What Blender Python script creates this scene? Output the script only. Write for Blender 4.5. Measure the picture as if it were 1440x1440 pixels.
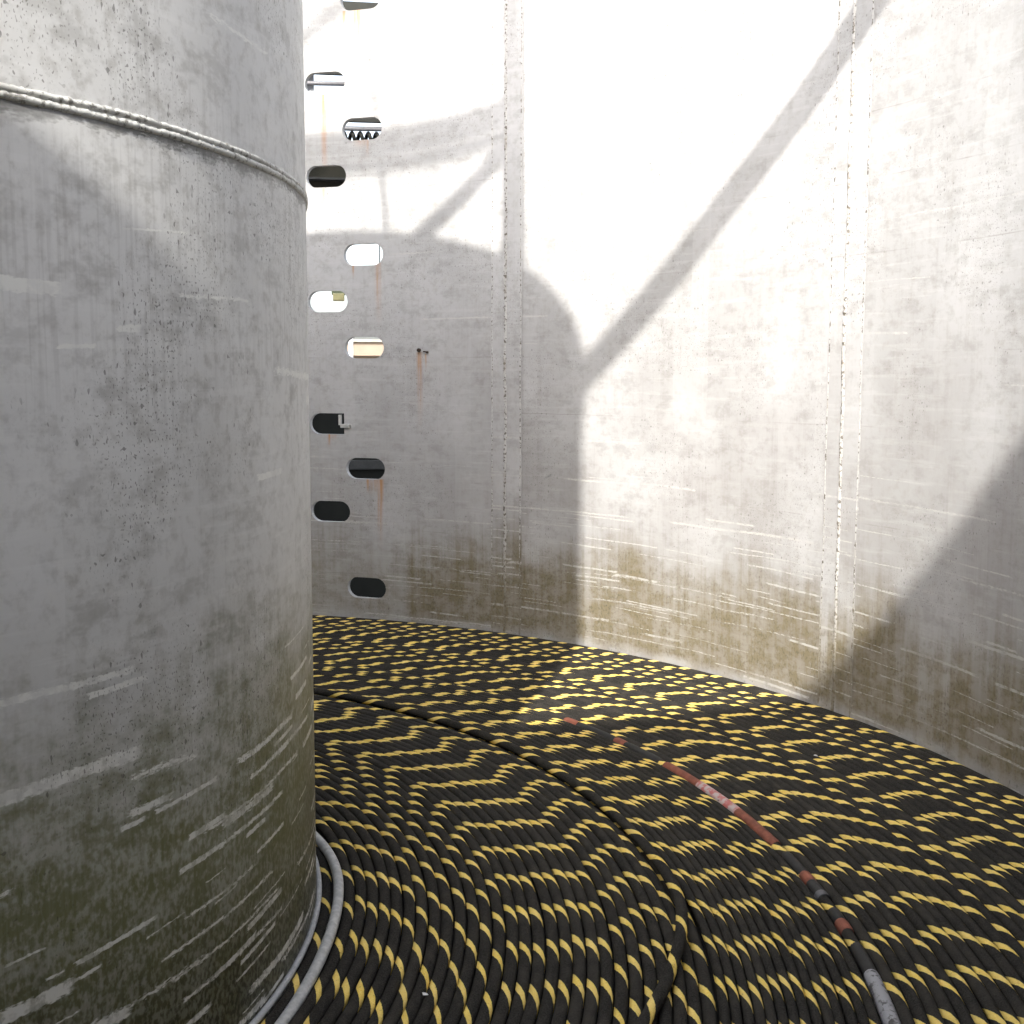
import bpy, bmesh, math, random
import numpy as np
from mathutils import Vector, Matrix
from mathutils.geometry import delaunay_2d_cdt

for o in list(bpy.data.objects):
    bpy.data.objects.remove(o)
sc = bpy.context.scene
COL = sc.collection
rad = math.radians
random.seed(4)

# ---------------------------------------------------------------- camera
F_PX, CY_PX, PITCH, YAW, ROLL, CAM_D, CAM_H = 1564.2, 681.66, 0.09995, 0.63479, 0.00257, 3.5348, 1.5
cam_d = bpy.data.cameras.new('camera')
cam = bpy.data.objects.new('camera', cam_d)
COL.objects.link(cam)
Fw = Vector((math.sin(YAW)*math.cos(PITCH), math.cos(YAW)*math.cos(PITCH), -math.sin(PITCH)))
Rt = Vector((math.cos(YAW), -math.sin(YAW), 0))
Up = Rt.cross(Fw)
Xc = Rt*math.cos(ROLL) + Up*math.sin(ROLL)
Yc = -Rt*math.sin(ROLL) + Up*math.cos(ROLL)
m = Matrix((Xc, Yc, -Fw)).transposed().to_4x4()
m.translation = Vector((0, -CAM_D, CAM_H))
cam.matrix_world = m
cam_d.sensor_width = 36
cam_d.lens = F_PX*36/1440
cam_d.shift_y = -(720-CY_PX)/1440
cam_d.clip_start = 0.02
cam_d.clip_end = 5000
sc.camera = cam

# ---------------------------------------------------------------- sky, sun, exposure
SUN_AZ, SUN_EL = 51.5, 34.8          # direction the light travels (from +Y towards +X) and its height
w = bpy.data.worlds.new('World')
sc.world = w
w.use_nodes = True
wt = w.node_tree
bg = wt.nodes['Background']
sky = wt.nodes.new('ShaderNodeTexSky')
sky.sky_type = 'NISHITA'
sky.sun_disc = False
sky.sun_elevation = rad(SUN_EL)
sky.sun_rotation = rad(SUN_AZ+180)
sky.dust_density = 4.0
sky.air_density = 1.0
sky.ozone_density = 1.0
hs = wt.nodes.new('ShaderNodeHueSaturation')
hs.inputs['Saturation'].default_value = 0.52
wt.links.new(sky.outputs[0], hs.inputs['Color'])
wt.links.new(hs.outputs[0], bg.inputs['Color'])
bg.inputs['Strength'].default_value = 0.15
sd = bpy.data.lights.new('sun', 'SUN')
sd.energy = 2.0
sd.angle = rad(1.0)
sd.color = (1.0, 0.96, 0.89)
sun = bpy.data.objects.new('sun', sd)
COL.objects.link(sun)
a = rad(SUN_AZ)
e = rad(SUN_EL)
sun.rotation_euler = Vector((math.sin(a)*math.cos(e), math.cos(a)*math.cos(e), -math.sin(e))).to_track_quat('-Z', 'Y').to_euler()
sun.location = (-8, -8, 12)
sc.view_settings.view_transform = 'Standard'
sc.view_settings.look = 'None'
sc.view_settings.gamma = 1
sc.view_settings.use_curve_mapping = False
sc.view_settings.exposure = 1.75
sc.render.engine = 'CYCLES'
sc.cycles.max_bounces = 5
sc.cycles.diffuse_bounces = 4
sc.cycles.glossy_bounces = 2
sc.cycles.use_adaptive_sampling = True
sc.cycles.adaptive_threshold = 0.045
sc.cycles.caustics_reflective = False

# ---------------------------------------------------------------- dimensions (metres; z = 0 is the top of the coil)
R_CORE, R_WALL = 1.552, 4.069
Z_CORE, Z_RIM = 4.07, 4.17
Z_FLOOR, Z_GROUND = -0.052, -0.95
T_WALL = 0.034
SEAM0 = 6.75                        # azimuth of a wall seam; one every 30 degrees


def pol(az, r, z=0.0):
    return (r*math.sin(rad(az)), r*math.cos(rad(az)), z)


# ---------------------------------------------------------------- material helper
class NB:
    def __init__(self, name):
        self.mat = bpy.data.materials.new(name)
        self.mat.use_nodes = True
        self.nt = self.mat.node_tree
        self.bsdf = self.nt.nodes['Principled BSDF']

    def n(self, typ, **kw):
        nd = self.nt.nodes.new(typ)
        for k, v in kw.items():
            setattr(nd, k, v)
        return nd

    def put(self, sock, v):
        if isinstance(v, bpy.types.NodeSocket):
            self.nt.links.new(v, sock)
        elif v is not None:
            if sock.type == 'RGBA' and len(v) == 3:
                v = (*v, 1)
            sock.default_value = v

    def M(self, op, *args, clamp=False):
        nd = self.n('ShaderNodeMath', operation=op, use_clamp=clamp)
        for i, v in enumerate(args):
            self.put(nd.inputs[i], v)
        return nd.outputs[0]

    def uv(self):
        nd = self.n('ShaderNodeUVMap')
        s = self.n('ShaderNodeSeparateXYZ')
        self.nt.links.new(nd.outputs[0], s.inputs[0])
        self.uvv, self.u0, self.v0 = nd.outputs[0], s.outputs[0], s.outputs[1]
        return s.outputs[0], s.outputs[1]

    def obj(self):
        return self.n('ShaderNodeTexCoord').outputs['Object']

    def comb(self, x, y, z=0.0):
        nd = self.n('ShaderNodeCombineXYZ')
        for i, v in enumerate((x, y, z)):
            self.put(nd.inputs[i], v)
        return nd.outputs[0]

    def noise(self, vec, scale=1.0, detail=3.0, rough=0.55, dist=0.0):
        nd = self.n('ShaderNodeTexNoise')
        self.put(nd.inputs['Vector'], vec)
        nd.inputs['Scale'].default_value = scale
        nd.inputs['Detail'].default_value = detail
        nd.inputs['Roughness'].default_value = rough
        nd.inputs['Distortion'].default_value = dist
        return nd.outputs['Fac']

    def sn(self, u, v, su, sv, seed, detail=3.0, rough=0.55):
        nd = self.n('ShaderNodeTexNoise', noise_dimensions='2D')
        mp = self.n('ShaderNodeVectorMath', operation='MULTIPLY_ADD')
        self.put(mp.inputs[0], self.uvv if u is self.u0 and v is self.v0 else self.comb(u, v))
        mp.inputs[1].default_value = (su, sv, 0)
        mp.inputs[2].default_value = (seed*7.31, seed*3.77, 0)
        self.nt.links.new(mp.outputs[0], nd.inputs['Vector'])
        nd.inputs['Scale'].default_value = 1.0
        nd.inputs['Detail'].default_value = detail
        nd.inputs['Roughness'].default_value = rough
        return nd.outputs['Fac']

    def white(self, a, b, c):
        nd = self.n('ShaderNodeTexWhiteNoise', noise_dimensions='3D')
        self.put(nd.inputs['Vector'], self.comb(a, b, c))
        s = self.n('ShaderNodeSeparateColor')
        self.nt.links.new(nd.outputs['Color'], s.inputs[0])
        return s.outputs[0], s.outputs[1], s.outputs[2]

    def ss(self, x, lo, hi, a=0.0, b=1.0):
        nd = self.n('ShaderNodeMapRange', interpolation_type='SMOOTHSTEP')
        self.put(nd.inputs[0], x)
        for i, v in enumerate((lo, hi, a, b)):
            self.put(nd.inputs[i+1], v)
        return nd.outputs[0]

    def mix(self, fac, c1, c2, blend='MIX'):
        nd = self.n('ShaderNodeMix', data_type='RGBA', blend_type=blend)
        self.put(nd.inputs[0], fac)
        self.put(nd.inputs[6], c1)
        self.put(nd.inputs[7], c2)
        return nd.outputs[2]

    def dash(self, u, v, L, h, density, seed, wobn, ragn, tmin=0.05, tmax=0.3, ragged=0.25, tilt=0.0):
        """broken horizontal scrape marks: rows of height h, cells of length L"""
        M = self.M
        vv = M('ADD', v, M('MULTIPLY', u, tilt))
        wob = M('MULTIPLY', wobn, h*0.5)
        vv = M('DIVIDE', M('ADD', vv, wob), h)
        row = M('FLOOR', vv)
        fv = M('FRACT', vv)
        r0, r1, r2 = self.white(row, seed, 1.7)
        uu = M('ADD', M('DIVIDE', u, L), M('MULTIPLY', r0, 17.3))
        colm = M('FLOOR', uu)
        fu = M('FRACT', uu)
        a_, b_, c_ = self.white(row, colm, seed)
        rag = M('MULTIPLY', ragn, ragged)
        half = M('ADD', tmin, M('MULTIPLY', M('MULTIPLY', c_, c_), tmax-tmin))
        thick = self.ss(M('ADD', M('SUBTRACT', half, M('ABSOLUTE', M('SUBTRACT', fv, 0.5))), rag), -0.03, 0.05)
        ln = M('ADD', 0.2, M('MULTIPLY', b_, 0.75))
        along = self.ss(M('ADD', M('SUBTRACT', ln, fu), M('MULTIPLY', rag, 0.4)), 0.0, 0.03)
        start = self.ss(M('ADD', fu, M('MULTIPLY', rag, 0.2)), 0.0, 0.04)
        pres = M('LESS_THAN', a_, density)
        return M('MULTIPLY', M('MULTIPLY', thick, pres), M('MULTIPLY', along, start))

    def finish(self, col, rough=0.6, bump=None, strength=0.3, dist=0.002, spec=0.4, metal=0.0):
        self.put(self.bsdf.inputs['Base Color'], col)
        self.put(self.bsdf.inputs['Roughness'], rough)
        self.put(self.bsdf.inputs['Specular IOR Level'], spec)
        self.put(self.bsdf.inputs['Metallic'], metal)
        if bump is not None:
            b = self.n('ShaderNodeBump')
            b.inputs['Strength'].default_value = strength
            b.inputs['Distance'].default_value = dist
            self.put(b.inputs['Height'], bump)
            self.nt.links.new(b.outputs[0], self.bsdf.inputs['Normal'])
        return self.mat


def simple(name, col, rough=0.6, metal=0.0, var=0.25, scale=8.0, spec=0.4):
    b = NB(name)
    c = b.obj()
    n1 = b.noise(c, scale, 5.0, 0.6)
    n2 = b.noise(c, scale*9, 2.0, 0.6)
    f = b.M('MULTIPLY', b.M('ADD', n1, b.M('MULTIPLY', n2, 0.4)), 0.75)
    dark = tuple(x*(1-var) for x in col)
    lite = tuple(min(1, x*(1+var)) for x in col)
    return b.finish(b.mix(b.ss(f, 0.3, 0.75), dark, lite), rough, n2, 0.2, 0.001, spec, metal)


# ---------------------------------------------------------------- mesh helpers
def link(name, me, mat=None, parent=None, **props):
    ob = bpy.data.objects.new(name, me)
    COL.objects.link(ob)
    if mat is not None and me is not None and not me.materials:
        me.materials.append(mat)
    if parent is not None:
        ob.parent = parent
    for k, v in props.items():
        ob[k] = v
    return ob


def thing(name, label, cat, loc=(0, 0, 0), group=None):
    ob = bpy.data.objects.new(name, None)
    COL.objects.link(ob)
    ob.location = loc
    ob.empty_display_size = 0.2
    ob['label'] = label
    ob['category'] = cat
    if group:
        ob['group'] = group
    return ob


def grid_mesh(name, P, UV=None, close_i=False, close_j=False, smooth=True, caps=False):
    """P: array (ni, nj, 3); UV: array (ni, nj, 2)"""
    ni, nj = P.shape[:2]
    idx = np.arange(ni*nj).reshape(ni, nj)
    ii = np.arange(ni if close_i else ni-1)
    jj = np.arange(nj if close_j else nj-1)
    I, J = np.meshgrid(ii, jj, indexing='ij')
    I2, J2 = (I+1) % ni, (J+1) % nj
    q = np.stack([idx[I, J], idx[I2, J], idx[I2, J2], idx[I, J2]], -1).reshape(-1, 4)
    faces = q.tolist()
    nq = len(faces)
    if caps:
        faces.append(list(reversed(idx[0].tolist()))[::-1] if False else idx[0].tolist())
        faces.append(idx[-1].tolist()[::-1])
    me = bpy.data.meshes.new(name)
    me.from_pydata(P.reshape(-1, 3).tolist(), [], faces)
    if UV is not None:
        lay = me.uv_layers.new(name='UVMap')
        flat = UV.reshape(-1, 2)
        uvl = flat[q.reshape(-1)]
        if caps:
            uvl = np.concatenate([uvl, np.repeat(flat[:1], 2*nj, 0)])
        lay.data.foreach_set('uv', uvl.astype(np.float32).reshape(-1))
    if smooth:
        sm = np.ones(len(me.polygons), bool)
        if caps:
            sm[nq:] = False
        me.polygons.foreach_set('use_smooth', sm)
    me.update()
    return me


def ring_tube(name, az, r, z, rho, u, nv=10, closed_uv=True, squash=1.0):
    """tube round the tank axis. az, r, z, rho, u: arrays along the tube."""
    az = np.asarray(az, float)
    A = np.radians(az)
    one = np.ones_like(A)
    r, z, rho, u = r*one, z*one, rho*one, u*one
    v = np.linspace(0, 1, nv+1)
    s, c = -np.sin(2*np.pi*v), -np.cos(2*np.pi*v)
    rr = r[:, None]+rho[:, None]*s[None]
    P = np.stack([rr*np.sin(A)[:, None], rr*np.cos(A)[:, None], z[:, None]+rho[:, None]*c[None]*squash], -1)
    UV = np.stack([np.repeat(u[:, None], nv+1, 1), np.repeat(v[None], len(A), 0)], -1)
    return grid_mesh(name, P, UV)


def path_tube(name, pts, rho, nv=10, caps=True):
    pts = [Vector(p) for p in pts]
    n = len(pts)
    rho = [rho]*n if np.isscalar(rho) else rho
    P = np.zeros((n, nv, 3))
    UV = np.zeros((n, nv, 2))
    L = 0
    up = None
    for i in range(n):
        t = (pts[min(i+1, n-1)]-pts[max(i-1, 0)]).normalized()
        if up is None:
            up = Vector((0, 0, 1)) if abs(t.z) < 0.9 else Vector((1, 0, 0))
        x = t.cross(up).normalized()
        y = x.cross(t).normalized()
        up = y
        if i:
            L += (pts[i]-pts[i-1]).length
        for j in range(nv):
            a_ = -2*math.pi*j/nv
            P[i, j] = pts[i]+(x*math.cos(a_)+y*math.sin(a_))*rho[i]
            UV[i, j] = (L, j/nv)
    me = grid_mesh(name, P, UV, close_j=True, caps=caps)
    bm = bmesh.new()
    bm.from_mesh(me)
    bmesh.ops.recalc_face_normals(bm, faces=bm.faces)
    bm.to_mesh(me)
    bm.free()
    return me


def box_mesh(name, size, centre=(0, 0, 0), bevel=0.0, rot=None):
    bm = bmesh.new()
    bmesh.ops.create_cube(bm, size=1)
    for v in bm.verts:
        v.co = Vector((v.co.x*size[0], v.co.y*size[1], v.co.z*size[2]))
    if bevel:
        bmesh.ops.bevel(bm, geom=bm.edges[:], offset=bevel, segments=2, affect='EDGES', profile=0.5)
    if rot is not None:
        bmesh.ops.transform(bm, matrix=Matrix.Rotation(rot, 4, 'Z'), verts=bm.verts)
    for v in bm.verts:
        v.co += Vector(centre)
    me = bpy.data.meshes.new(name)
    bm.to_mesh(me)
    bm.free()
    return me


# ---------------------------------------------------------------- paint materials
def painted_steel(name, core=False):
    b = NB(name)
    M = b.M
    u, z = b.uv()
    cloud = b.sn(u, z, 1.1, 0.9, 1.3, detail=3.0, rough=0.6)
    fine = b.sn(u, z, 26, 22, 2.1, detail=4.0, rough=0.65)
    streak = b.sn(u, z, 20, 0.8, 3.0, detail=4.0, rough=0.68)
    hair = b.sn(u, z, 85, 3.0, 4.0, detail=2.0, rough=0.6)
    area = b.sn(u, z, 1.9, 1.5, 5.0, detail=3.0)
    grit = b.sn(u, z, 85, 55, 11.0, detail=2.0)
    wobn = M('SUBTRACT', b.sn(u, z, 2.2, 2.2, 3.3, detail=1.0), 0.5)
    ragn = M('SUBTRACT', b.sn(u, z, 60, 160, 6.0, detail=2.0), 0.5)
    # base coat with broad, cloudy wear
    if core:
        col = b.mix(b.ss(cloud, 0.3, 0.7), (0.57, 0.57, 0.56), (0.70, 0.70, 0.69))
    else:
        col = b.mix(b.ss(cloud, 0.3, 0.7), (0.375, 0.375, 0.375), (0.455, 0.455, 0.46))
    col = b.mix(b.ss(fine, 0.45, 0.8, 0.0, 0.48), col, (0.30, 0.285, 0.26))
    blot = b.sn(u, z, 8, 12, 17.0, detail=4.0, rough=0.72)
    smear = b.sn(u, z, 2.6, 30, 18.0, detail=3.0, rough=0.65)
    col = b.mix(b.ss(blot, 0.48, 0.70, 0.0, 0.46), col, (0.34, 0.335, 0.32) if core else (0.27, 0.265, 0.255))
    col = b.mix(b.ss(smear, 0.54, 0.70, 0.0, 0.30), col, (0.76, 0.76, 0.75) if core else (0.52, 0.52, 0.52))
    # bands with straight upright edges where rain has washed the paint
    bandn = b.sn(M('SNAP', M('ADD', u, M('MULTIPLY', wobn, 0.03)), 0.07 if core else 0.11), z, 3.1, 0.55, 7.7, detail=2.0)
    col = b.mix(b.ss(bandn, 0.48, 0.62, 0.0, 0.24 if core else 0.20), col, (0.77, 0.77, 0.77) if core else (0.53, 0.53, 0.535))
    # upright dirt streaks
    sv = M('ADD', M('MULTIPLY', streak, 0.65), M('MULTIPLY', hair, 0.35))
    lowm = b.ss(z, 1.9, 0.2) if not core else b.ss(z, 2.6, 0.2)
    smask = M('MULTIPLY', b.ss(M('ADD', M('MULTIPLY', sv, 0.7), M('MULTIPLY', blot, 0.3)), 0.45, 0.66), b.ss(area, 0.32, 0.62))
    smask = M('MULTIPLY', smask, M('ADD', 0.03 if core else 0.13, M('MULTIPLY', lowm, 0.13 if core else 0.22)))
    col = b.mix(smask, col, (0.20, 0.185, 0.155))
    edge = M('ADD', M('MULTIPLY', area, 0.6), M('MULTIPLY', streak, 0.24 if core else 0.26))
    if core:
        # olive grime climbing from the coil, near black at the foot
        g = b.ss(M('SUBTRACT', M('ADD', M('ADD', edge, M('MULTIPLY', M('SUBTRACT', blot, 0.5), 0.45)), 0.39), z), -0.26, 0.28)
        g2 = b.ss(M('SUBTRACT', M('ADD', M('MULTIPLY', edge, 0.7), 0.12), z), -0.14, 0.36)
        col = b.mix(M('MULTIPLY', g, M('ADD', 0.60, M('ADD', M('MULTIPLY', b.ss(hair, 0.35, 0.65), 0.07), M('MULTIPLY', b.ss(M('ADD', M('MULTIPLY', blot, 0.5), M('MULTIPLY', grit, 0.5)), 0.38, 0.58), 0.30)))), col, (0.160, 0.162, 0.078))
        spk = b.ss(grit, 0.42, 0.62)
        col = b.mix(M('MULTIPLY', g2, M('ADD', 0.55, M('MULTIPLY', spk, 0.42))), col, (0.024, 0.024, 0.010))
        # purplish stain higher up, in drips
        dr = M('MULTIPLY', M('MULTIPLY', b.ss(hair, 0.50, 0.66), b.ss(area, 0.45, 0.62)), 0.12)
        col = b.mix(dr, col, (0.15, 0.135, 0.12))
        ring_shade_dirt = b.ss(M('SUBTRACT', M('ADD', 1.951, M('MULTIPLY', ragn, 0.03)), z), 0.0, M('ADD', 0.012, M('MULTIPLY', b.ss(blot, 0.35, 0.7), 0.035)), 1.0, 0.0)  # shadow line beneath the weld ring, painted into the colour along with dirt
        ring_shade_dirt = M('MULTIPLY', ring_shade_dirt, M('LESS_THAN', z, 1.96))
        col = b.mix(M('MULTIPLY', ring_shade_dirt, b.ss(area, 0.3, 0.6, 0.1, 0.7)), col, (0.045, 0.042, 0.035))
        d1 = b.dash(u, z, 0.55, 0.056, b.ss(z, 1.1, 0.40, 0.05, 0.60), 3.0, wobn, ragn, 0.06, 0.27)
        d2 = b.dash(u, z, 0.22, 0.031, b.ss(z, 1.0, 0.25, 0.03, 0.40), 13.0, wobn, ragn, 0.05, 0.25, tilt=0.04)
        d3 = b.dash(u, z, 0.8, 0.090, b.ss(z, 1.0, 0.2, 0.06, 0.36), 23.0, wobn, ragn, 0.02, 0.12, tilt=-0.03)
        sc_ = M('MAXIMUM', d1, M('MAXIMUM', d2, d3))
        sc_ = M('MULTIPLY', M('MULTIPLY', sc_, b.ss(fine, 0.34, 0.54, 0.45, 1.0)), b.ss(blot, 0.34, 0.48, 0.6, 1.0))
        col = b.mix(M('MULTIPLY', sc_, 0.95), col, (0.80, 0.80, 0.77))
    else:
        g = b.ss(M('SUBTRACT', M('ADD', edge, 0.16), z), -0.10, 0.36)
        clean = M('MULTIPLY', b.ss(u, 4.06, 4.115, 1.0, 0.0), 0.50)      # washed column beside the foot holes
        mid = M('MULTIPLY', b.ss(z, 2.2, 0.9), M('ADD', 0.12, M('MULTIPLY', b.ss(area, 0.3, 0.7), 0.34)))
        mid = M('MULTIPLY', mid, M('SUBTRACT', 1.0, clean))
        col = b.mix(mid, col, (0.235, 0.218, 0.21))
        rub = b.ss(z, 0.0, 0.065)                                       # lowest hand's breadth rubbed clean by the turns
        gg = M('MULTIPLY', M('MULTIPLY', g, M('SUBTRACT', 0.97, clean)), M('ADD', 0.30, M('MULTIPLY', rub, 0.70)))
        gv = M('MULTIPLY', gg, M('ADD', 0.62, M('MULTIPLY', b.ss(M('ADD', M('MULTIPLY', streak, 0.4), M('MULTIPLY', blot, 0.6)), 0.38, 0.60), 0.38)))
        col = b.mix(M('MULTIPLY', gv, 0.92), col, (0.175, 0.143, 0.080))
        spk = M('MULTIPLY', b.ss(grit, 0.50, 0.66), b.ss(blot, 0.38, 0.6))
        col = b.mix(M('MULTIPLY', M('MULTIPLY', gg, spk), 0.4), col, (0.06, 0.053, 0.034))
        d1 = b.dash(u, z, 1.0, 0.036, b.ss(z, 1.45, 0.3, 0.03, 0.30), 3.0, wobn, ragn, 0.04, 0.20)
        d2 = b.dash(u, z, 0.52, 0.024, b.ss(z, 1.3, 0.2, 0.02, 0.20), 13.0, wobn, ragn, 0.06, 0.24, tilt=0.02)
        d3 = b.dash(u, z, 1.7, 0.062, b.ss(z, 1.2, 0.2, 0.08, 0.34), 23.0, wobn, ragn, 0.02, 0.07)
        sc_ = M('MAXIMUM', d1, M('MAXIMUM', d2, d3))
        sc_ = M('MULTIPLY', M('MULTIPLY', sc_, b.ss(fine, 0.32, 0.56, 0.2, 0.95)), b.ss(area, 0.3, 0.6, 0.35, 1.0))
        col = b.mix(M('MULTIPLY', sc_, 0.8), col, (0.52, 0.51, 0.485))
        # faint rolled edges running round the plates
        zw = M('ADD', z, M('MULTIPLY', wobn, 0.012))
        dmin = None
        for z0 in (0.27, 0.555, 0.86, 1.275, 1.59, 2.005, 2.315, 2.585, 3.1):
            dz = M('ABSOLUTE', M('SUBTRACT', zw, z0))
            dmin = dz if dmin is None else M('MINIMUM', dmin, dz)
        brk = b.ss(b.sn(u, z, 1.6, 3.1, 40.0, detail=4.0, rough=0.7), 0.47, 0.66)
        col = b.mix(M('MULTIPLY', M('MULTIPLY', b.ss(dmin, 0.0035, 0.001), brk), 0.42), col, (0.20, 0.185, 0.165))
    # pits and spots
    p1 = b.sn(u, z, 105, 62, 50.0, detail=0.0)
    p2 = b.sn(u, z, 240, 150, 51.0, detail=0.0)
    pm = b.ss(b.sn(u, z, 2.3, 2.0, 52.0, detail=3.0), 0.45, 0.68)
    pits = M('MAXIMUM', M('MULTIPLY', b.ss(p1, 0.80, 0.84), b.ss(pm, 0.0, 0.4)), M('MULTIPLY', b.ss(p2, 0.73 if core else 0.77, 0.80), pm))
    col = b.mix(M('MULTIPLY', pits, 0.6 if core else 0.45), col, (0.06, 0.055, 0.045))
    if not core:
        rust = None
        uw = M('ADD', u, M('MULTIPLY', wobn, 0.02))
        for (u0, z0, ln_, wd, k) in ((3.784, 3.608, 0.26, 0.030, 0.9), (3.70, 3.61, 0.15, 0.012, 0.8), (3.90, 3.61, 0.10, 0.012, 0.7), (3.565, 3.144, 0.62, 0.022, 0.75), (3.61, 3.144, 0.3, 0.04, 0.25),
                                     (3.555, 2.60, 0.12, 0.012, 0.5), (3.745, 2.150, 0.10, 0.010, 0.8), (3.905, 2.150, 0.42, 0.022, 0.55),
                                     (3.571, 1.126, 0.10, 0.010, 0.9), (3.60, 1.126, 0.05, 0.03, 0.4), (3.821, 0.856, 0.10, 0.010, 0.9), (3.905, 0.858, 0.46, 0.020, 0.85), (3.87, 0.856, 0.12, 0.05, 0.35),
                                     (4.172, 1.622, 0.50, 0.020, 0.7), (4.215, 1.612, 0.12, 0.008, 0.6), (3.84, 2.87, 0.13, 0.009, 0.7), (3.80, 2.868, 0.06, 0.05, 0.3)):
            du = M('ABSOLUTE', M('SUBTRACT', uw, u0))
            dz = M('SUBTRACT', z0, z)
            v_ = M('MULTIPLY', b.ss(dz, 0.0, ln_, 1.0, 0.0), M('GREATER_THAN', dz, 0.0))
            t_ = M('MULTIPLY', v_, b.ss(du, 0.0, wd*1.35, k, 0.0))
            rust = t_ if rust is None else M('MAXIMUM', rust, t_)
        rust = M('MULTIPLY', rust, b.ss(hair, 0.30, 0.55, 0.35, 1.0))
        col = b.mix(M('MULTIPLY', rust, 1.0, clamp=True), col, (0.42, 0.19, 0.05))
    rough = b.ss(cloud, 0.3, 0.8, 0.40, 0.6) if core else 0.62
    bh = b.sn(u, z, 30, 26, 2.1, detail=2.0, rough=0.65)
    return b.finish(col, rough, bh, 0.22, 0.0015, 0.4)


M_WALL = painted_steel('wall_paint')
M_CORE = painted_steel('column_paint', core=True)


def weld_material():
    b = NB('weld_metal')
    c = b.obj()
    n1 = b.noise(c, 60, 4.0, 0.6)
    n2 = b.noise(c, 9, 3.0, 0.6)
    col = b.mix(b.ss(n1, 0.50, 0.60), (0.46, 0.455, 0.445), (0.13, 0.115, 0.095))
    col = b.mix(b.ss(n2, 0.5, 0.7, 0.0, 0.5), col, (0.26, 0.23, 0.19))
    sp = b.n('ShaderNodeSeparateXYZ')
    b.nt.links.new(c, sp.inputs[0])
    low = b.ss(b.M('ADD', sp.outputs[2], b.M('MULTIPLY', n2, 0.6)), 0.95, 0.45, 0.0, 0.8)
    col = b.mix(low, col, (0.16, 0.135, 0.085))
    return b.finish(col, 0.6, n1, 0.4, 0.002)


M_WELD = weld_material()


def core_weld_material():
    b = NB('painted_weld')
    c = b.obj()
    n1 = b.noise(c, 70, 4.0, 0.65)
    n2 = b.noise(c, 5, 3.0, 0.6)
    col = b.mix(b.ss(n1, 0.50, 0.64, 0.0, 0.8), (0.58, 0.58, 0.555), (0.13, 0.12, 0.10))
    col = b.mix(b.ss(n2, 0.5, 0.72, 0.0, 0.45), col, (0.30, 0.29, 0.26))
    return b.finish(col, 0.6, n1, 0.5, 0.003)


M_CWELD = core_weld_material()

# ---------------------------------------------------------------- ground and tank floor
M_GROUND = simple('quay_concrete', (0.20, 0.195, 0.185), 0.9, scale=1.5)
bm = bmesh.new()
bmesh.ops.create_grid(bm, x_segments=1, y_segments=1, size=1500)
me = bpy.data.meshes.new('ground')
bm.to_mesh(me)
bm.free()
g = link('ground', me, M_GROUND, kind='structure')
g.location.z = Z_GROUND

M_DECK = simple('deck_steel', (0.02, 0.019, 0.017), 0.8, scale=6)
az = np.linspace(0, 360, 121)[:-1]
A = np.radians(az)
rs = [0.0, R_WALL+0.3, R_WALL+0.3, 0.0]
zs = [Z_FLOOR, Z_FLOOR, Z_GROUND-0.02, Z_GROUND-0.02]
P = np.stack([np.stack([r*np.sin(A), r*np.cos(A), np.full_like(A, zz)], -1) for r, zz in zip(rs, zs)], 0)
link('tank_floor', grid_mesh('tank_floor', P, close_j=True, smooth=False), M_DECK, kind='structure')

# ---------------------------------------------------------------- outer wall
tank = thing('tank_wall', 'pale grey weathered steel tank wall curving behind the coiled cable', 'tank wall', (0, 0, Z_FLOOR))
OFF = Vector((0, 0, -Z_FLOOR))


def child_of(ob, par):
    ob.parent = par
    ob.matrix_parent_inverse = Matrix.Translation(-Vector(par.location))


def part(name, me, mat, par, **kw):
    ob = link(name, me, mat, None, **kw)
    root = par
    while root.parent:
        root = root.parent
    ob.parent = par
    ob.matrix_parent_inverse = Matrix.Translation(-Vector(root.location))
    return ob


def stadium(u0, z0, w_, h_, n=14, square_right=False):
    r_ = h_/2
    pts = []
    if square_right:
        pts += [(u0+w_/2, z0-r_), (u0+w_/2, z0+r_)]
    else:
        for i in range(n+1):
            t = -math.pi/2+math.pi*i/n
            pts.append((u0+w_/2-r_+r_*math.cos(t), z0+r_*math.sin(t)))
    for i in range(n+1):
        t = math.pi/2+math.pi*i/n
        pts.append((u0-w_/2+r_+r_*math.cos(t), z0+r_*math.sin(t)))
    return pts


HOLES = []
UL, UR = 3.574, 3.808
for z0 in (0.651, 1.190, 1.928, 2.667, 3.207):
    HOLES.append((UL, z0, 0.256, 0.128, z0 == 1.190))
for z0 in (0.186, 0.921, 1.650, 2.201, 2.931, 3.672):
    HOLES.append((UR, z0, 0.256, 0.128, False))


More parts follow.
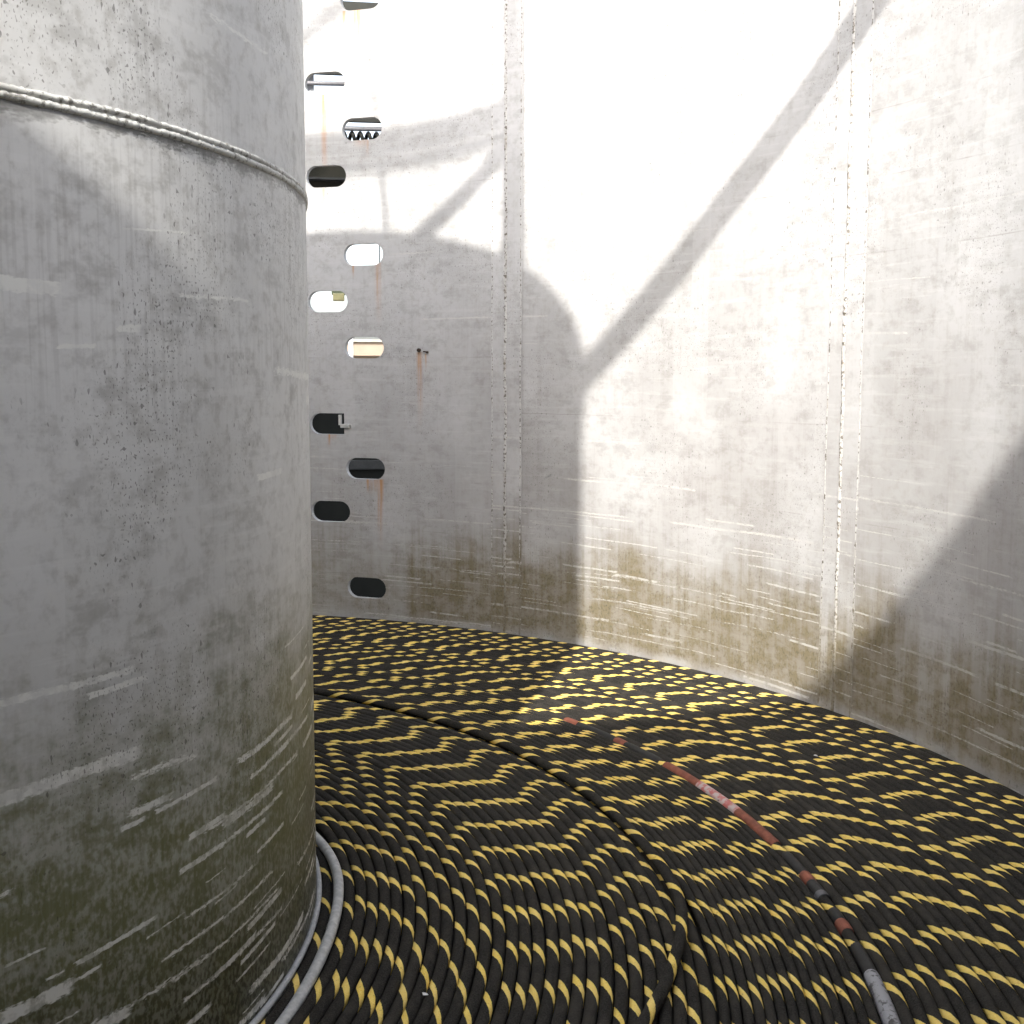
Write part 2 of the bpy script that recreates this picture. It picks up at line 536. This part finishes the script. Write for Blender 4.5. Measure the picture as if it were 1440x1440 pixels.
def wall_panel(az0, az1, holes=()):
    u0, u1 = rad(az0)*R_WALL, rad(az1)*R_WALL
    n = 60
    pts, edges = [], []

    def loop(ps):
        s = len(pts)
        pts.extend(ps)
        k = len(ps)
        edges.extend((s+i, s+(i+1) % k) for i in range(k))
    zb = Z_FLOOR
    cols = np.linspace(u0, u1, n+1)
    loop([(c, zb) for c in cols]+[(c, Z_RIM) for c in cols[::-1]])
    hp = []
    for (a_, z_, w_, h_, sq) in holes:
        if sq:
            ps = stadium(a_-0.016, z_, w_-0.032, h_, square_right=True)
        else:
            ps = stadium(a_, z_, w_, h_)
        hp.append((ps, z_))
        loop(ps)
    if holes:
        for c in cols[1:-1]:
            for zz in np.arange(0.05, Z_RIM-0.05, 0.12):
                if all(abs(c-a_) > w_/2+0.01 or abs(zz-z_) > h_/2+0.015 for (a_, z_, w_, h_, sq) in holes):
                    pts.append((c, zz))
        vs, es, fs, *_ = delaunay_2d_cdt([Vector(p) for p in pts], edges, [], 0, 1e-6)
        vs = [(v.x, v.y) for v in vs]

        def inside(p, poly):
            c_ = False
            k = len(poly)
            for i in range(k):
                (x1, y1), (x2, y2) = poly[i], poly[(i+1) % k]
                if (y1 > p[1]) != (y2 > p[1]) and p[0] < (x2-x1)*(p[1]-y1)/(y2-y1)+x1:
                    c_ = not c_
            return c_
        keep = []
        for f in fs:
            cx = sum(vs[i][0] for i in f)/len(f)
            cz = sum(vs[i][1] for i in f)/len(f)
            if not any(abs(cz-z_) < 0.2 and inside((cx, cz), ps) for ps, z_ in hp):
                keep.append(list(f))
    else:
        vs = [(c, zz) for zz in (zb, Z_RIM) for c in cols]
        keep = [[i, i+1, n+2+i, n+1+i] for i in range(n)]
    # front skin, back skin, and the cut edges between them
    nvs = len(vs)
    V = []
    for r_ in (R_WALL, R_WALL+T_WALL):
        for (u_, z_) in vs:
            t = u_/R_WALL
            V.append((r_*math.sin(t), r_*math.cos(t), z_))
    cnt = {}
    for f in keep:
        for i in range(len(f)):
            cnt.setdefault(frozenset((f[i], f[(i+1) % len(f)])), []).append((f[i], f[(i+1) % len(f)]))
    faces = list(keep)+[[i+nvs for i in reversed(f)] for f in keep]
    for e_, d_ in cnt.items():
        if len(d_) == 1:
            i, j = d_[0]
            faces.append([j, i, i+nvs, j+nvs])
    me = bpy.data.meshes.new('wall_panel')
    me.from_pydata(V, [], faces)
    uvl = me.uv_layers.new(name='UVMap')
    uvs = np.array([vs[l.vertex_index % nvs] for l in me.loops], np.float32)
    uvl.data.foreach_set('uv', uvs.reshape(-1))
    me.polygons.foreach_set('use_smooth', np.ones(len(me.polygons), bool))
    me.set_sharp_from_angle(angle=rad(35))
    me.update()
    # the inner skin must look inwards
    bm = bmesh.new()
    bm.from_mesh(me)
    bmesh.ops.recalc_face_normals(bm, faces=bm.faces)
    bm.to_mesh(me)
    bm.free()
    return me


for k in range(12):
    a0 = SEAM0+30*k
    hs_ = HOLES if abs(a0-36.75) < 1 else ()
    part('wall_panel', wall_panel(a0, a0+30, hs_), M_WALL, tank)


def strip(azc, half_u=0.094):
    n = 8
    da = math.degrees(half_u/R_WALL)
    azs = np.linspace(azc-da, azc+da+0.25, n)
    P, UV = [], []
    for r_, zz in ((R_WALL+0.004, Z_RIM-0.002), (R_WALL-0.0045, Z_RIM-0.002), (R_WALL-0.0045, Z_FLOOR+0.002), (R_WALL+0.004, Z_FLOOR+0.002)):
        P.append([pol(a_, r_, zz) for a_ in azs])
        UV.append([(rad(a_)*R_WALL+0.7, zz) for a_ in azs])
    me = grid_mesh('seam_strip', np.array(P), np.array(UV), smooth=True)
    me.set_sharp_from_angle(angle=rad(30))
    return me


def bead(azc, r_, rho, seed, step=0.008, rough=0.25):
    rng = np.random.default_rng(seed)
    zz = np.arange(Z_FLOOR, Z_RIM, step)
    n = len(zz)
    jr = 1+rough*(rng.random(n)-0.5)*2
    slow = np.interp(np.arange(n), np.arange(0, n+20, 20), rng.random(n//20+2))-0.5
    ax = rad(azc)
    t = np.array((math.cos(ax), -math.sin(ax), 0))
    nrm = np.array((-math.sin(ax), -math.cos(ax), 0))
    base = np.array(pol(azc, r_))
    P = np.zeros((n, 7, 3))
    for j in range(7):
        b_ = math.pi*j/6
        off = (np.cos(b_)*rho*jr)[:, None]*t+(np.sin(b_)*rho*0.8*jr)[:, None]*nrm
        P[:, j] = base+off+(slow*rho*0.9)[:, None]*t
        P[:, j, 2] = zz
    me = grid_mesh('weld_bead', P[:, ::-1])
    return me


for k in range(12):
    azc = SEAM0+30*k
    part('seam_strip', strip(azc), M_WALL, tank)
    near = k in (2, 3)
    for da, rho, dr in ((-1.21, 0.0056, 0.002), (0.0, 0.0088, 0.0045), (1.42, 0.0056, 0.002)):
        part('weld_bead', bead(azc+da, R_WALL-dr+0.001, rho, k*10+int(da*3)+50, 0.008 if near else 0.06), M_WELD, tank)

# rim angle round the top
az = np.linspace(0, 360, 181)
rr_ = [(R_WALL+0.001, Z_RIM-0.02), (R_WALL+0.001, Z_RIM+0.03), (R_WALL+T_WALL+0.03, Z_RIM+0.03), (R_WALL+T_WALL+0.03, Z_RIM-0.02)]
P = np.array([[pol(a_, r_, z_) for a_ in az] for r_, z_ in rr_])
part('top_rim', grid_mesh('top_rim', P, smooth=False), simple('rim_paint', (0.5, 0.5, 0.49), 0.6), tank)

# small fittings on the wall
M_RUST = simple('rusty_stud', (0.045, 0.028, 0.018), 0.8, scale=60)
for azf, zf, rr0 in ((58.74, 1.634, 0.011), (59.25, 1.625, 0.004), (59.5, 1.622, 0.006)):
    p0 = Vector(pol(azf, R_WALL+0.004, zf))
    p1 = Vector(pol(azf, R_WALL-0.022, zf))
    part('stud', path_tube('stud', [p0, p0.lerp(p1, .8), p1], [rr0, rr0, rr0*0.8], 8), M_RUST, tank)
M_BRKT = simple('bracket_grey', (0.45, 0.45, 0.43), 0.5, scale=40)
ba = math.degrees(3.665/R_WALL)
lt = part('latch', box_mesh('latch', (0.062, 0.016, 0.024), pol(ba+0.22, R_WALL-0.006, 1.178), 0.003, -rad(ba)), M_BRKT, tank)
part('latch_tab', box_mesh('latch_tab', (0.016, 0.02, 0.062), pol(ba-0.31, R_WALL+0.002, 1.162), 0.002, -rad(ba)), M_BRKT, lt)

# ---------------------------------------------------------------- column in the middle
core = thing('core_column', 'thick grey steel column with a raised weld ring and green grime at its foot', 'column', (0, 0, Z_FLOOR))
az = np.linspace(0, 360, 241)
zz = [Z_FLOOR, 0.3, 1.0, 1.9688, 3.0, Z_CORE]
P = np.array([[pol(a_, R_CORE, z_) for a_ in az] for z_ in zz])
UV = np.array([[(rad(a_)*R_CORE, z_) for a_ in az] for z_ in zz])
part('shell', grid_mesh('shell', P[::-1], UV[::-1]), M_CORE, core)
P = np.array([[pol(a_, r_, z_) for a_ in az] for r_, z_ in ((R_CORE+0.02, Z_CORE-0.05), (R_CORE+0.02, Z_CORE+0.012), (0.001, Z_CORE+0.012))])
part('top_plate', grid_mesh('top_plate', P[::-1], smooth=False), simple('plate_paint', (0.4, 0.4, 0.39), 0.6), core)


def weld_ring(zc, rho, seed):
    rng = np.random.default_rng(seed)
    n = 2000
    az_ = np.linspace(0, 360, n)
    j1 = np.interp(np.arange(n), np.arange(0, n+6, 6), rng.random(n//6+2))-0.5
    j2 = rng.random(n)-0.5
    j3 = np.interp(np.arange(n), np.arange(0, n+45, 45), rng.random(n//45+2))-0.5
    me = ring_tube('weld_ring', az_, R_CORE-0.0025, zc+0.004*j3+0.0016*j2, rho*(1+0.16*j1+0.20*j2), 0.0, 8)
    return me


part('weld_ring', weld_ring(1.9755, 0.0072, 1), M_CWELD, core)
part('weld_ring', weld_ring(1.9620, 0.0082, 2), M_CWELD, core)
az = np.linspace(0, 360, 361)
M_GALV = simple('galvanised_grey', (0.42, 0.43, 0.44), 0.5, scale=25)
part('base_ring', ring_tube('base_ring', az, R_CORE+0.007, 0.004, 0.0085, 0, 8), M_GALV, core)

# ---------------------------------------------------------------- coiled cable
LAY = 0.2035


def cable_material(name, width, dirt):
    b = NB(name)
    M = b.M
    u, v = b.uv()
    oc = b.obj()
    n_hi = b.noise(oc, 260, 3.0, 0.6)
    n_lo = b.noise(oc, 14, 4.0, 0.6)
    blk = b.mix(b.ss(n_hi, 0.35, 0.7), (0.018, 0.017, 0.015), (0.046, 0.043, 0.038))
    blk = b.mix(b.ss(n_lo, 0.48, 0.75, 0.0, 0.45), blk, (0.055, 0.049, 0.040))
    yel = b.mix(b.ss(n_hi, 0.35, 0.7), (0.80, 0.56, 0.10), (0.87, 0.68, 0.20))
    yel = b.mix(b.ss(n_lo, 0.3, 0.7, 0.0, 0.5), yel, (0.85, 0.66, 0.27))
    d = b.ss(b.noise(oc, 75, 4.0, 0.7), 0.60, 0.70, 0.0, dirt)
    yel = b.mix(d, yel, (0.16, 0.10, 0.035))
    wob = M('MULTIPLY', M('SUBTRACT', b.noise(oc, 22, 2.0), 0.5), 0.035)
    wob2 = M('MULTIPLY', M('SUBTRACT', b.noise(oc, 150, 2.0), 0.5), 0.03)
    f = M('FRACT', M('ADD', M('SUBTRACT', u, v), M('ADD', M('ADD', wob, wob2), 8.0)))
    rnd = b.n('ShaderNodeObjectInfo').outputs['Random']
    blk = b.mix(M('MULTIPLY', b.ss(M('ADD', n_lo, M('MULTIPLY', rnd, 0.35)), 0.55, 0.95), 0.45), blk, (0.055, 0.050, 0.042))
    wd = M('ADD', M('ADD', width, M('MULTIPLY', M('SUBTRACT', rnd, 0.5), 0.03)), M('MULTIPLY', M('SUBTRACT', b.noise(oc, 3.1, 1.0), 0.5), 0.07))
    s = M('MULTIPLY', b.ss(f, 0.0, 0.012), b.ss(M('SUBTRACT', wd, f), 0.0, 0.012))
    col = b.mix(s, blk, yel)
    # lay of the outer yarn as fine helical ridges
    yarn = M('SINE', M('MULTIPLY', M('SUBTRACT', u, v), 2*math.pi*34))
    h = M('ADD', M('MULTIPLY', yarn, 0.35), b.noise(oc, 260, 1.0, 0.6))
    return b.finish(col, 0.9, h, 0.5, 0.0012, 0.08)


M_CABLE = cable_material('striped_yarn_cable', 0.195, 0.45)
M_THIN = cable_material('striped_yarn_cable_worn', 0.195, 0.85)

coil = thing('coiled_cable', 'black cable with spiral yellow stripes coiled flat in turns round the column', 'cable', (0, 0, Z_FLOOR))
AZ0, AZ1, NA = -60.0, 300.0, 420
azr = np.linspace(AZ0, AZ1, NA)
Ar = np.radians(azr)


def sway(r_):
    """how the turns drift off a true circle; neighbours drift together"""
    return 0.0022*np.sin(2*Ar+3.1*r_)+0.0013*np.sin(5*Ar+7.3*r_)+0.0008*np.sin(11*Ar+21*r_)


def turn(r_, rho, z_, az_ref, mat, seed, v_ref=0.30):
    rng = np.random.default_rng(seed)
    own = 0.0010*np.sin(4*Ar+rng.random()*6.3)+0.0007*np.sin(9*Ar+rng.random()*6.3)+0.0004*np.sin(23*Ar+rng.random()*6.3)
    zo = 0.0015*np.sin(3*Ar+rng.random()*6.3)+0.0012*np.sin(7*Ar+rng.random()*6.3)
    lay = LAY*(1+0.01*(rng.random()-0.5))
    u = (np.radians(azr-az_ref))*r_/lay+v_ref
    return part('cable_turn', ring_tube('cable_turn', azr, r_+sway(r_)*min(1, (R_WALL-r_)*6, (r_-R_CORE)*6)+own, z_+zo, rho, u, 10), mat, coil)


seed = 100
turn(1.5795, 0.0172, -0.016, 117.6, M_CABLE, seed)
IN_AZ = [118.68, 117.74, 119.13, 119.54, 120.80, 122.69, 120.40, 117.94, 120.37, 117.49, 120.35, 118.05, 121.95, 120.86, 121.15, 121.44,
         121.00, 121.18, 120.66, 121.04, 121.02, 119.54, 118.53, 117.31, 116.92, 117.56]
for k, a_ in enumerate(IN_AZ):
    seed += 1
    turn(1.643+0.03524*k, 0.0168, -0.0150, a_, M_CABLE, seed)
for k, (r_, a_) in enumerate(((2.5592, 119.2), (2.5945, 121.6))):
    seed += 1
    turn(r_, 0.0172, -0.0290, a_, M_CABLE, seed)
TH_AZ = [121.57, 121.65, 122.66, 122.26, 121.61, 121.64, 121.67, 121.59, 123.01, 122.5, 122.0, 122.9, 122.3, 121.8]
for k, a_ in enumerate(TH_AZ):
    seed += 1
    turn(2.6275+0.0262*k, 0.0126, -0.0085, a_, M_THIN, seed)
OUT_AZ = [126.24, 126.43, 125.63, 125.34, 124.85, 122.39, 121.72, 121.39, 121.49, 121.97, 122.44, 123.14, 117.91, 116.27, 116.36, 117.32, 112.94, 112.51, 112.61, 112.50,
          112.65, 113.57, 114.53, 112.80, 111.20, 112.09, 110.69, 111.89, 111.47, 112.08]
for k, a_ in enumerate(OUT_AZ):
    seed += 1
    turn(3.009+0.0358*k, 0.0171, -0.0150, a_, M_CABLE, seed)

# one loose turn rides over its neighbours and crosses inwards
ax_ = np.array([20, 60, 73, 82, 96, 107, 113, 119.4, 122, 124, 125.5, 128.8, 132.7, 135, 137.2, 142, 150, 165, 200, 240])
rx_ = np.array([2.577, 2.577, 2.577, 2.577, 2.577, 2.577, 2.581, 2.586, 2.583, 2.573, 2.563, 2.529, 2.486, 2.460, 2.430, 2.385, 2.345, 2.325, 2.325, 2.325])
zx_ = np.array([-.002, -.002, 0.001, 0.002, 0.004, 0.006, 0.008, 0.012, 0.015, 0.017, 0.018, 0.019, 0.019, 0.019, 0.019, 0.019, 0.019, 0.017, 0.0165, 0.0165])
aa = np.linspace(20, 240, 420)


def sm(x, y, q, k=9):
    yy = np.interp(q, x, y)
    pad = np.concatenate([np.full(k, yy[0]), yy, np.full(k, yy[-1])])
    return np.convolve(pad, np.ones(2*k+1)/(2*k+1), 'same')[k:-k]


rxs, zxs = sm(ax_, rx_, aa, 4), sm(ax_, zx_, aa, 4)
arc = np.concatenate([[0], np.cumsum(np.radians(np.diff(aa))*rxs[:-1])])
part('crossing_turn', ring_tube('crossing_turn', aa, rxs, zxs, 0.0170, arc/LAY+0.15, 12), M_CABLE, coil, label='loose turn riding over the groove and crossing its neighbours')

# sleeves and tapes of the joint on one turn
RJ = 3.009


def sleeve(name, a0, a1, rho, mat, taper=0.002, z_=-0.0150, label=None):
    n = max(8, int((a1-a0)*2.5))
    q = np.linspace(a0, a1, n)
    A_ = np.radians(q)
    s_ = 0.0022*np.sin(2*A_+3.1*RJ)+0.0013*np.sin(5*A_+7.3*RJ)+0.0008*np.sin(11*A_+21*RJ)
    rh = np.full(n, rho)
    rh[0] = rh[-1] = rho-taper
    ob = part(name, ring_tube(name, q, RJ+s_, z_, rh, np.radians(q)*RJ, 14), mat, coil)
    if label:
        ob['label'] = label
    return ob


M_RED = simple('red_brown_sleeve', (0.21, 0.070, 0.042), 0.8, scale=30, var=0.35)
M_BSLV = simple('black_sleeve', (0.020, 0.019, 0.017), 0.7, scale=40)
M_TAPE = simple('grey_tape', (0.10, 0.10, 0.105), 0.5, scale=30)
b = NB('grey_sleeve')
oc = b.obj()
nn = b.noise(oc, 38, 5.0, 0.65)
M_GSLV = b.finish(b.mix(b.ss(nn, 0.50, 0.60), (0.30, 0.30, 0.31), (0.065, 0.062, 0.06)), 0.6, nn, 0.3, 0.001)
b = NB('pink_white_tape')
oc = b.obj()
nn = b.noise(oc, 30, 4.0, 0.65)
n2 = b.noise(oc, 55, 3.0, 0.6)
cc = b.mix(b.ss(nn, 0.45, 0.58), (0.45, 0.37, 0.35), (0.42, 0.12, 0.11))
M_PINK = b.finish(b.mix(b.ss(n2, 0.66, 0.70), cc, (0.05, 0.04, 0.04)), 0.55, nn, 0.3, 0.001)
sleeve('black_sleeve', 88.9, 93.6, 0.0188, M_BSLV)
sleeve('red_sleeve', 87.3, 88.9, 0.0196, M_RED, label='short red brown sleeve')
sleeve('red_sleeve', 93.6, 94.9, 0.0196, M_RED, label='short red brown sleeve')
sleeve('black_sleeve', 94.9, 99.4, 0.0190, M_BSLV)
sleeve('red_sleeve', 100.0, 114.9, 0.0200, M_RED, label='long red brown sleeve')
sleeve('tape_wrap', 104.4, 109.6, 0.0208, M_PINK, 0.0006, label='white and pink tape wrapped round the red sleeve')
sleeve('black_sleeve', 116.2, 118.9, 0.0192, M_BSLV)
sleeve('red_sleeve', 118.9, 120.0, 0.0200, M_RED, label='short red brown sleeve')
sleeve('black_sleeve', 120.0, 122.0, 0.0198, M_BSLV)
sleeve('tape_band', 121.35, 121.9, 0.0204, M_TAPE, 0.0004)
sleeve('black_sleeve', 123.3, 124.5, 0.0192, M_BSLV)
sleeve('red_sleeve', 124.5, 125.6, 0.0198, M_RED, label='short red brown sleeve')
sleeve('black_sleeve', 127.0, 129.8, 0.0192, M_BSLV)
sleeve('grey_sleeve', 129.6, 150.0, 0.0208, M_GSLV, label='mottled grey sleeve')

# flakes of paint fallen on the turns
M_FLAKE = simple('white_paint_flake', (0.7, 0.7, 0.68), 0.7, scale=90)
FLAKE_LABELS = ['small white paint flake on the turns near the grey hose', 'small white paint flake on the turns outside the long red sleeve']
for k, (fa, fr) in enumerate(((135.0, 1.909), (103.2, 3.586))):
    bmf = bmesh.new()
    pr_ = np.random.default_rng(k+5)
    ring = []
    for i in range(7):
        t = 2*math.pi*i/7
        rr0 = 0.006*(0.6+0.7*pr_.random())
        ring.append((rr0*math.cos(t)*1.5, rr0*math.sin(t), 0.0015*pr_.random()))
    lo = [bmf.verts.new(p) for p in ring]
    hi = [bmf.verts.new((p[0]*0.9, p[1]*0.9, p[2]+0.0015)) for p in ring]
    bmf.faces.new(list(reversed(lo)))
    bmf.faces.new(hi)
    for i in range(7):
        bmf.faces.new((lo[i], lo[(i+1) % 7], hi[(i+1) % 7], hi[i]))
    mf = bpy.data.meshes.new('paint_flake')
    bmf.to_mesh(mf)
    bmf.free()
    ob = link('paint_flake', mf, M_FLAKE, label=FLAKE_LABELS[k], category='paint flake', group='paint flakes on the cable')
    ob.location = pol(fa, fr, 0.0015)
    ob.rotation_euler = (0.1, 0.15, pr_.random()*6)

# ---------------------------------------------------------------- loose grey hose beside the column
q = np.linspace(88, 152, 160)
rg = sm(np.array([88, 96, 103, 109, 115, 122, 129, 135, 141, 152]), np.array([1.575, 1.580, 1.590, 1.606, 1.6155, 1.6155, 1.613, 1.611, 1.610, 1.607]), q, 6)
zg = sm(np.array([88, 96, 103, 109, 115, 122, 129, 135, 141, 152]), np.array([-.028, -.016, 0.002, 0.010, 0.014, 0.013, 0.006, -.004, -.014, -.034]), q, 6)
rhg = np.full(len(q), 0.0150)
rhg[0] = rhg[-1] = 0.004
b = NB('pale_grey_hose')
oc = b.obj()
nn = b.noise(oc, 45, 4.0, 0.6)
M_HOSE = b.finish(b.mix(b.ss(nn, 0.35, 0.7), (0.38, 0.385, 0.38), (0.54, 0.545, 0.53)), 0.5, nn, 0.2, 0.001)
hose = ring_tube('grey_hose', q, rg, zg, rhg, 0, 14)
link('grey_hose', hose, M_HOSE, label='loose pale grey hose tucked between column foot and first cable turns', category='hose')

# ---------------------------------------------------------------- frame on top of the column (its shadow falls on the wall)
dv = Vector((math.sin(rad(SUN_AZ)), math.cos(rad(SUN_AZ)), 0))
ev = Vector((math.cos(rad(SUN_AZ)), -math.sin(rad(SUN_AZ)), 0))


def ap(a_, p_, z_):
    return dv*a_+ev*p_+Vector((0, 0, z_))


M_FRAME = simple('frame_paint', (0.30, 0.30, 0.30), 0.55)
frame = thing('mast_frame', 'grey tubular steel frame standing on top of the column', 'frame', (0, 0, Z_CORE))
H_ = 1.085
for sx in (-1, 1):
    for sy in (-1, 1):
        part('post', path_tube('post', [ap(sx*H_, sy*H_*1.028, Z_CORE), ap(sx*H_, sy*H_*1.028, 6.3)], 0.074, 14), M_FRAME, frame)
for (a0, p0, a1, p1) in ((H_, -1.115, H_, 1.115), (-H_, -1.115, -H_, 1.115), (H_, 1.115, -H_, 1.115), (H_, -1.115, -H_, -1.115)):
    for zr in (4.93, 6.3):
        part('rail', path_tube('rail', [ap(a0, p0, zr), ap(a1, p1, zr)], 0.058, 14), M_FRAME, frame)
for sgn in (1, -1):
    part('brace', path_tube('brace', [ap(H_, 0.10*sgn, Z_CORE), ap(H_, 1.115*sgn, 4.74)], 0.050, 14), M_FRAME, frame)
part('brace', path_tube('brace', [ap(H_, -1.115, 4.98), ap(H_, 0.30, 5.90), ap(H_, 0.9, 6.3)], 0.055, 14), M_FRAME, frame)
link('guide_arm', path_tube('guide_arm', [ap(-0.12, 1.40, Z_CORE+.01), ap(0.07, 1.583, Z_CORE), ap(0.489, 2.01, Z_CORE), ap(0.780, 2.305, Z_CORE), ap(1.050, 2.632, Z_CORE), ap(1.31, 2.961, Z_CORE), ap(1.60, 3.32, Z_CORE), ap(1.86, 3.63, Z_CORE)], 0.078, 14),
     M_FRAME, label='bent grey pipe arm spanning from column top to tank rim', category='pipe')
link('hanging_rope', path_tube('hanging_rope', [ap(H_+.02, 0.12, 6.3), ap(H_+.01, 0.185, 5.72), ap(H_, 0.248, 4.99), ap(H_, 0.34, Z_CORE)], 0.016, 8),
     simple('rope_fibre', (0.2, 0.19, 0.16), 0.9), label='thin rope hanging from the top rail of the frame', category='rope')

# ---------------------------------------------------------------- outside the tank, seen through the foot holes
cpos = Vector((0, -CAM_D, CAM_H))
vdir = (Vector(pol(52.0, R_WALL))-Vector((0, -CAM_D, 0))).normalized()
side = Vector((vdir.y, -vdir.x, 0))
yawv = math.atan2(-vdir.x, vdir.y)


def ex(s, t, z_):
    """s metres outwards from the camera's plan position, t metres sideways"""
    p_ = Vector((0, -CAM_D, 0))+vdir*s+side*t
    return Vector((p_.x, p_.y, z_))


M_BLACK = simple('dark_machine_paint', (0.010, 0.011, 0.008), 0.7)
M_DGREY = simple('dark_grey_steel', (0.06, 0.06, 0.058), 0.6)
M_OLIVE = simple('dark_olive_steel', (0.030, 0.028, 0.017), 0.7, scale=14)
M_PIPE = simple('galvanised_pipe', (0.55, 0.55, 0.56), 0.4)
mh = thing('machine_housing', 'dark steel machine housing standing outside below the foot holes', 'machine', tuple(ex(9.3, 0, Z_GROUND)))
part('body', box_mesh('body', (2.6, 1.2, 2.22), ex(9.6, 0, Z_GROUND+1.11), 0.02, yawv), M_BLACK, mh)
part('rail', box_mesh('rail', (2.5, 0.05, 0.075), ex(8.98, 0, 0.765), 0.006, yawv), M_DGREY, mh)
part('door_edge', box_mesh('door_edge', (0.012, 0.02, 1.6), ex(8.985, -0.28, 0.9), 0.003, yawv), M_DGREY, mh)
sb = thing('steel_beam', 'dark olive steel beam crossing behind the foot holes at head height', 'beam', tuple(ex(8.6, 0, 2.8)))
part('web', box_mesh('web', (4.0, 0.02, 0.26), ex(8.64, 0, 2.98), 0.002, yawv), M_OLIVE, sb)
part('flange', box_mesh('flange', (4.0, 0.10, 0.016), ex(8.60, 0, 2.935), 0.002, yawv), M_DGREY, sb)
part('lower_web', box_mesh('lower_web', (4.0, 0.02, 0.12), ex(8.66, 0, 2.86), 0.002, yawv), M_BLACK, sb)
part('post', box_mesh('post', (0.14, 0.14, 3.9), ex(8.72, 1.9, Z_GROUND+1.95), 0.004, yawv), M_OLIVE, sb)
part('post', box_mesh('post', (0.14, 0.14, 3.9), ex(8.72, -1.9, Z_GROUND+1.95), 0.004, yawv), M_OLIVE, sb)
hr = thing('handrail', 'galvanised pipe handrail above the dark beam outside the wall', 'railing', tuple(ex(8.5, 0, 3.1)))
part('pipe', path_tube('pipe', [ex(8.5, -1.9, 3.568), ex(8.5, 1.9, 3.648)], 0.016, 14), simple('pipe_underside_shade', (0.13, 0.13, 0.14), 0.45), hr)  # dark grey tube standing in for the shaded underside of a larger pipe
part('pipe', path_tube('pipe', [ex(8.5, -1.9, 3.270), ex(8.5, 1.9, 3.31)], 0.017, 14), simple('grey_pipe', (0.16, 0.16, 0.17), 0.45), hr)
part('post', box_mesh('post', (0.10, 0.05, 0.95), ex(8.56, -0.265, 3.56), 0.004, yawv), M_PIPE, hr)
part('post', box_mesh('post', (0.10, 0.05, 0.95), ex(8.56, 1.8, 3.56), 0.004, yawv), M_PIPE, hr)
part('top_plate', box_mesh('top_plate', (4.0, 0.35, 0.075), ex(8.68, 0, 4.158), 0.003, yawv), M_BLACK, hr)
part('toe_board', box_mesh('toe_board', (3.7, 0.03, 0.09), ex(8.47, 0.0, 3.705), 0.003, yawv), M_BLACK, hr)
part('toe_board', box_mesh('toe_board', (3.7, 0.03, 0.07), ex(8.47, 0.0, 3.365), 0.003, yawv), M_BLACK, hr)
# coil spring hanging under the lower pipe
cp = []
for i in range(121):
    t = i/120
    cp.append(ex(8.56+0.045*math.cos(t*2*math.pi*5), -0.02+0.30*t, 3.238+0.034*math.sin(t*2*math.pi*5)))
link('coil_spring', path_tube('coil_spring', cp, 0.014, 8), M_BLACK, label='black coil spring slung under the grey pipe outside the wall', category='spring')
link('hanging_wire', path_tube('hanging_wire', [ex(8.66, 0.255, 2.16), ex(8.66, 0.255, 2.84)], 0.004, 6), M_DGREY, label='thin dark wire hanging straight down from the olive beam', category='wire')
fl = thing('flood_lamp', 'small green flood lamp on a pole outside the wall', 'lamp', tuple(ex(14.0, -0.12, Z_GROUND)))
M_GREEN = simple('lamp_green', (0.022, 0.03, 0.012), 0.6, scale=12)
part('housing', box_mesh('housing', (0.17, 0.12, 0.10), ex(14.0, -0.09, 2.50), 0.01, yawv), M_GREEN, fl)
part('lamp_glass', box_mesh('lamp_glass', (0.14, 0.10, 0.09), ex(13.97, -0.09, 2.42), 0.01, yawv), simple('lamp_lens', (0.11, 0.105, 0.055), 0.3), fl)
part('pole', path_tube('pole', [ex(14.12, 0.05, Z_GROUND), ex(14.12, 0.05, 2.48)], 0.03, 10), M_PIPE, fl)
sh = thing('quay_shed', 'low beige shed with a flat fascia on the quay beyond the wall', 'building', tuple(ex(30, 0, Z_GROUND)))
M_BEIGE = simple('beige_cladding', (0.25, 0.20, 0.155), 0.7, scale=0.6, var=0.1)
part('wall', box_mesh('wall', (9, 5, 2.9), ex(32.55, 0, Z_GROUND+1.45), 0.0, yawv), M_BEIGE, sh)
part('fascia', box_mesh('fascia', (9.4, 5.5, 0.36), ex(32.5, 0, 2.12), 0.02, yawv), M_BEIGE, sh)
part('roof', box_mesh('roof', (9.6, 5.7, 0.07), ex(32.5, 0, 2.335), 0.02, yawv), simple('shed_roof', (0.34, 0.31, 0.27), 0.6), sh)
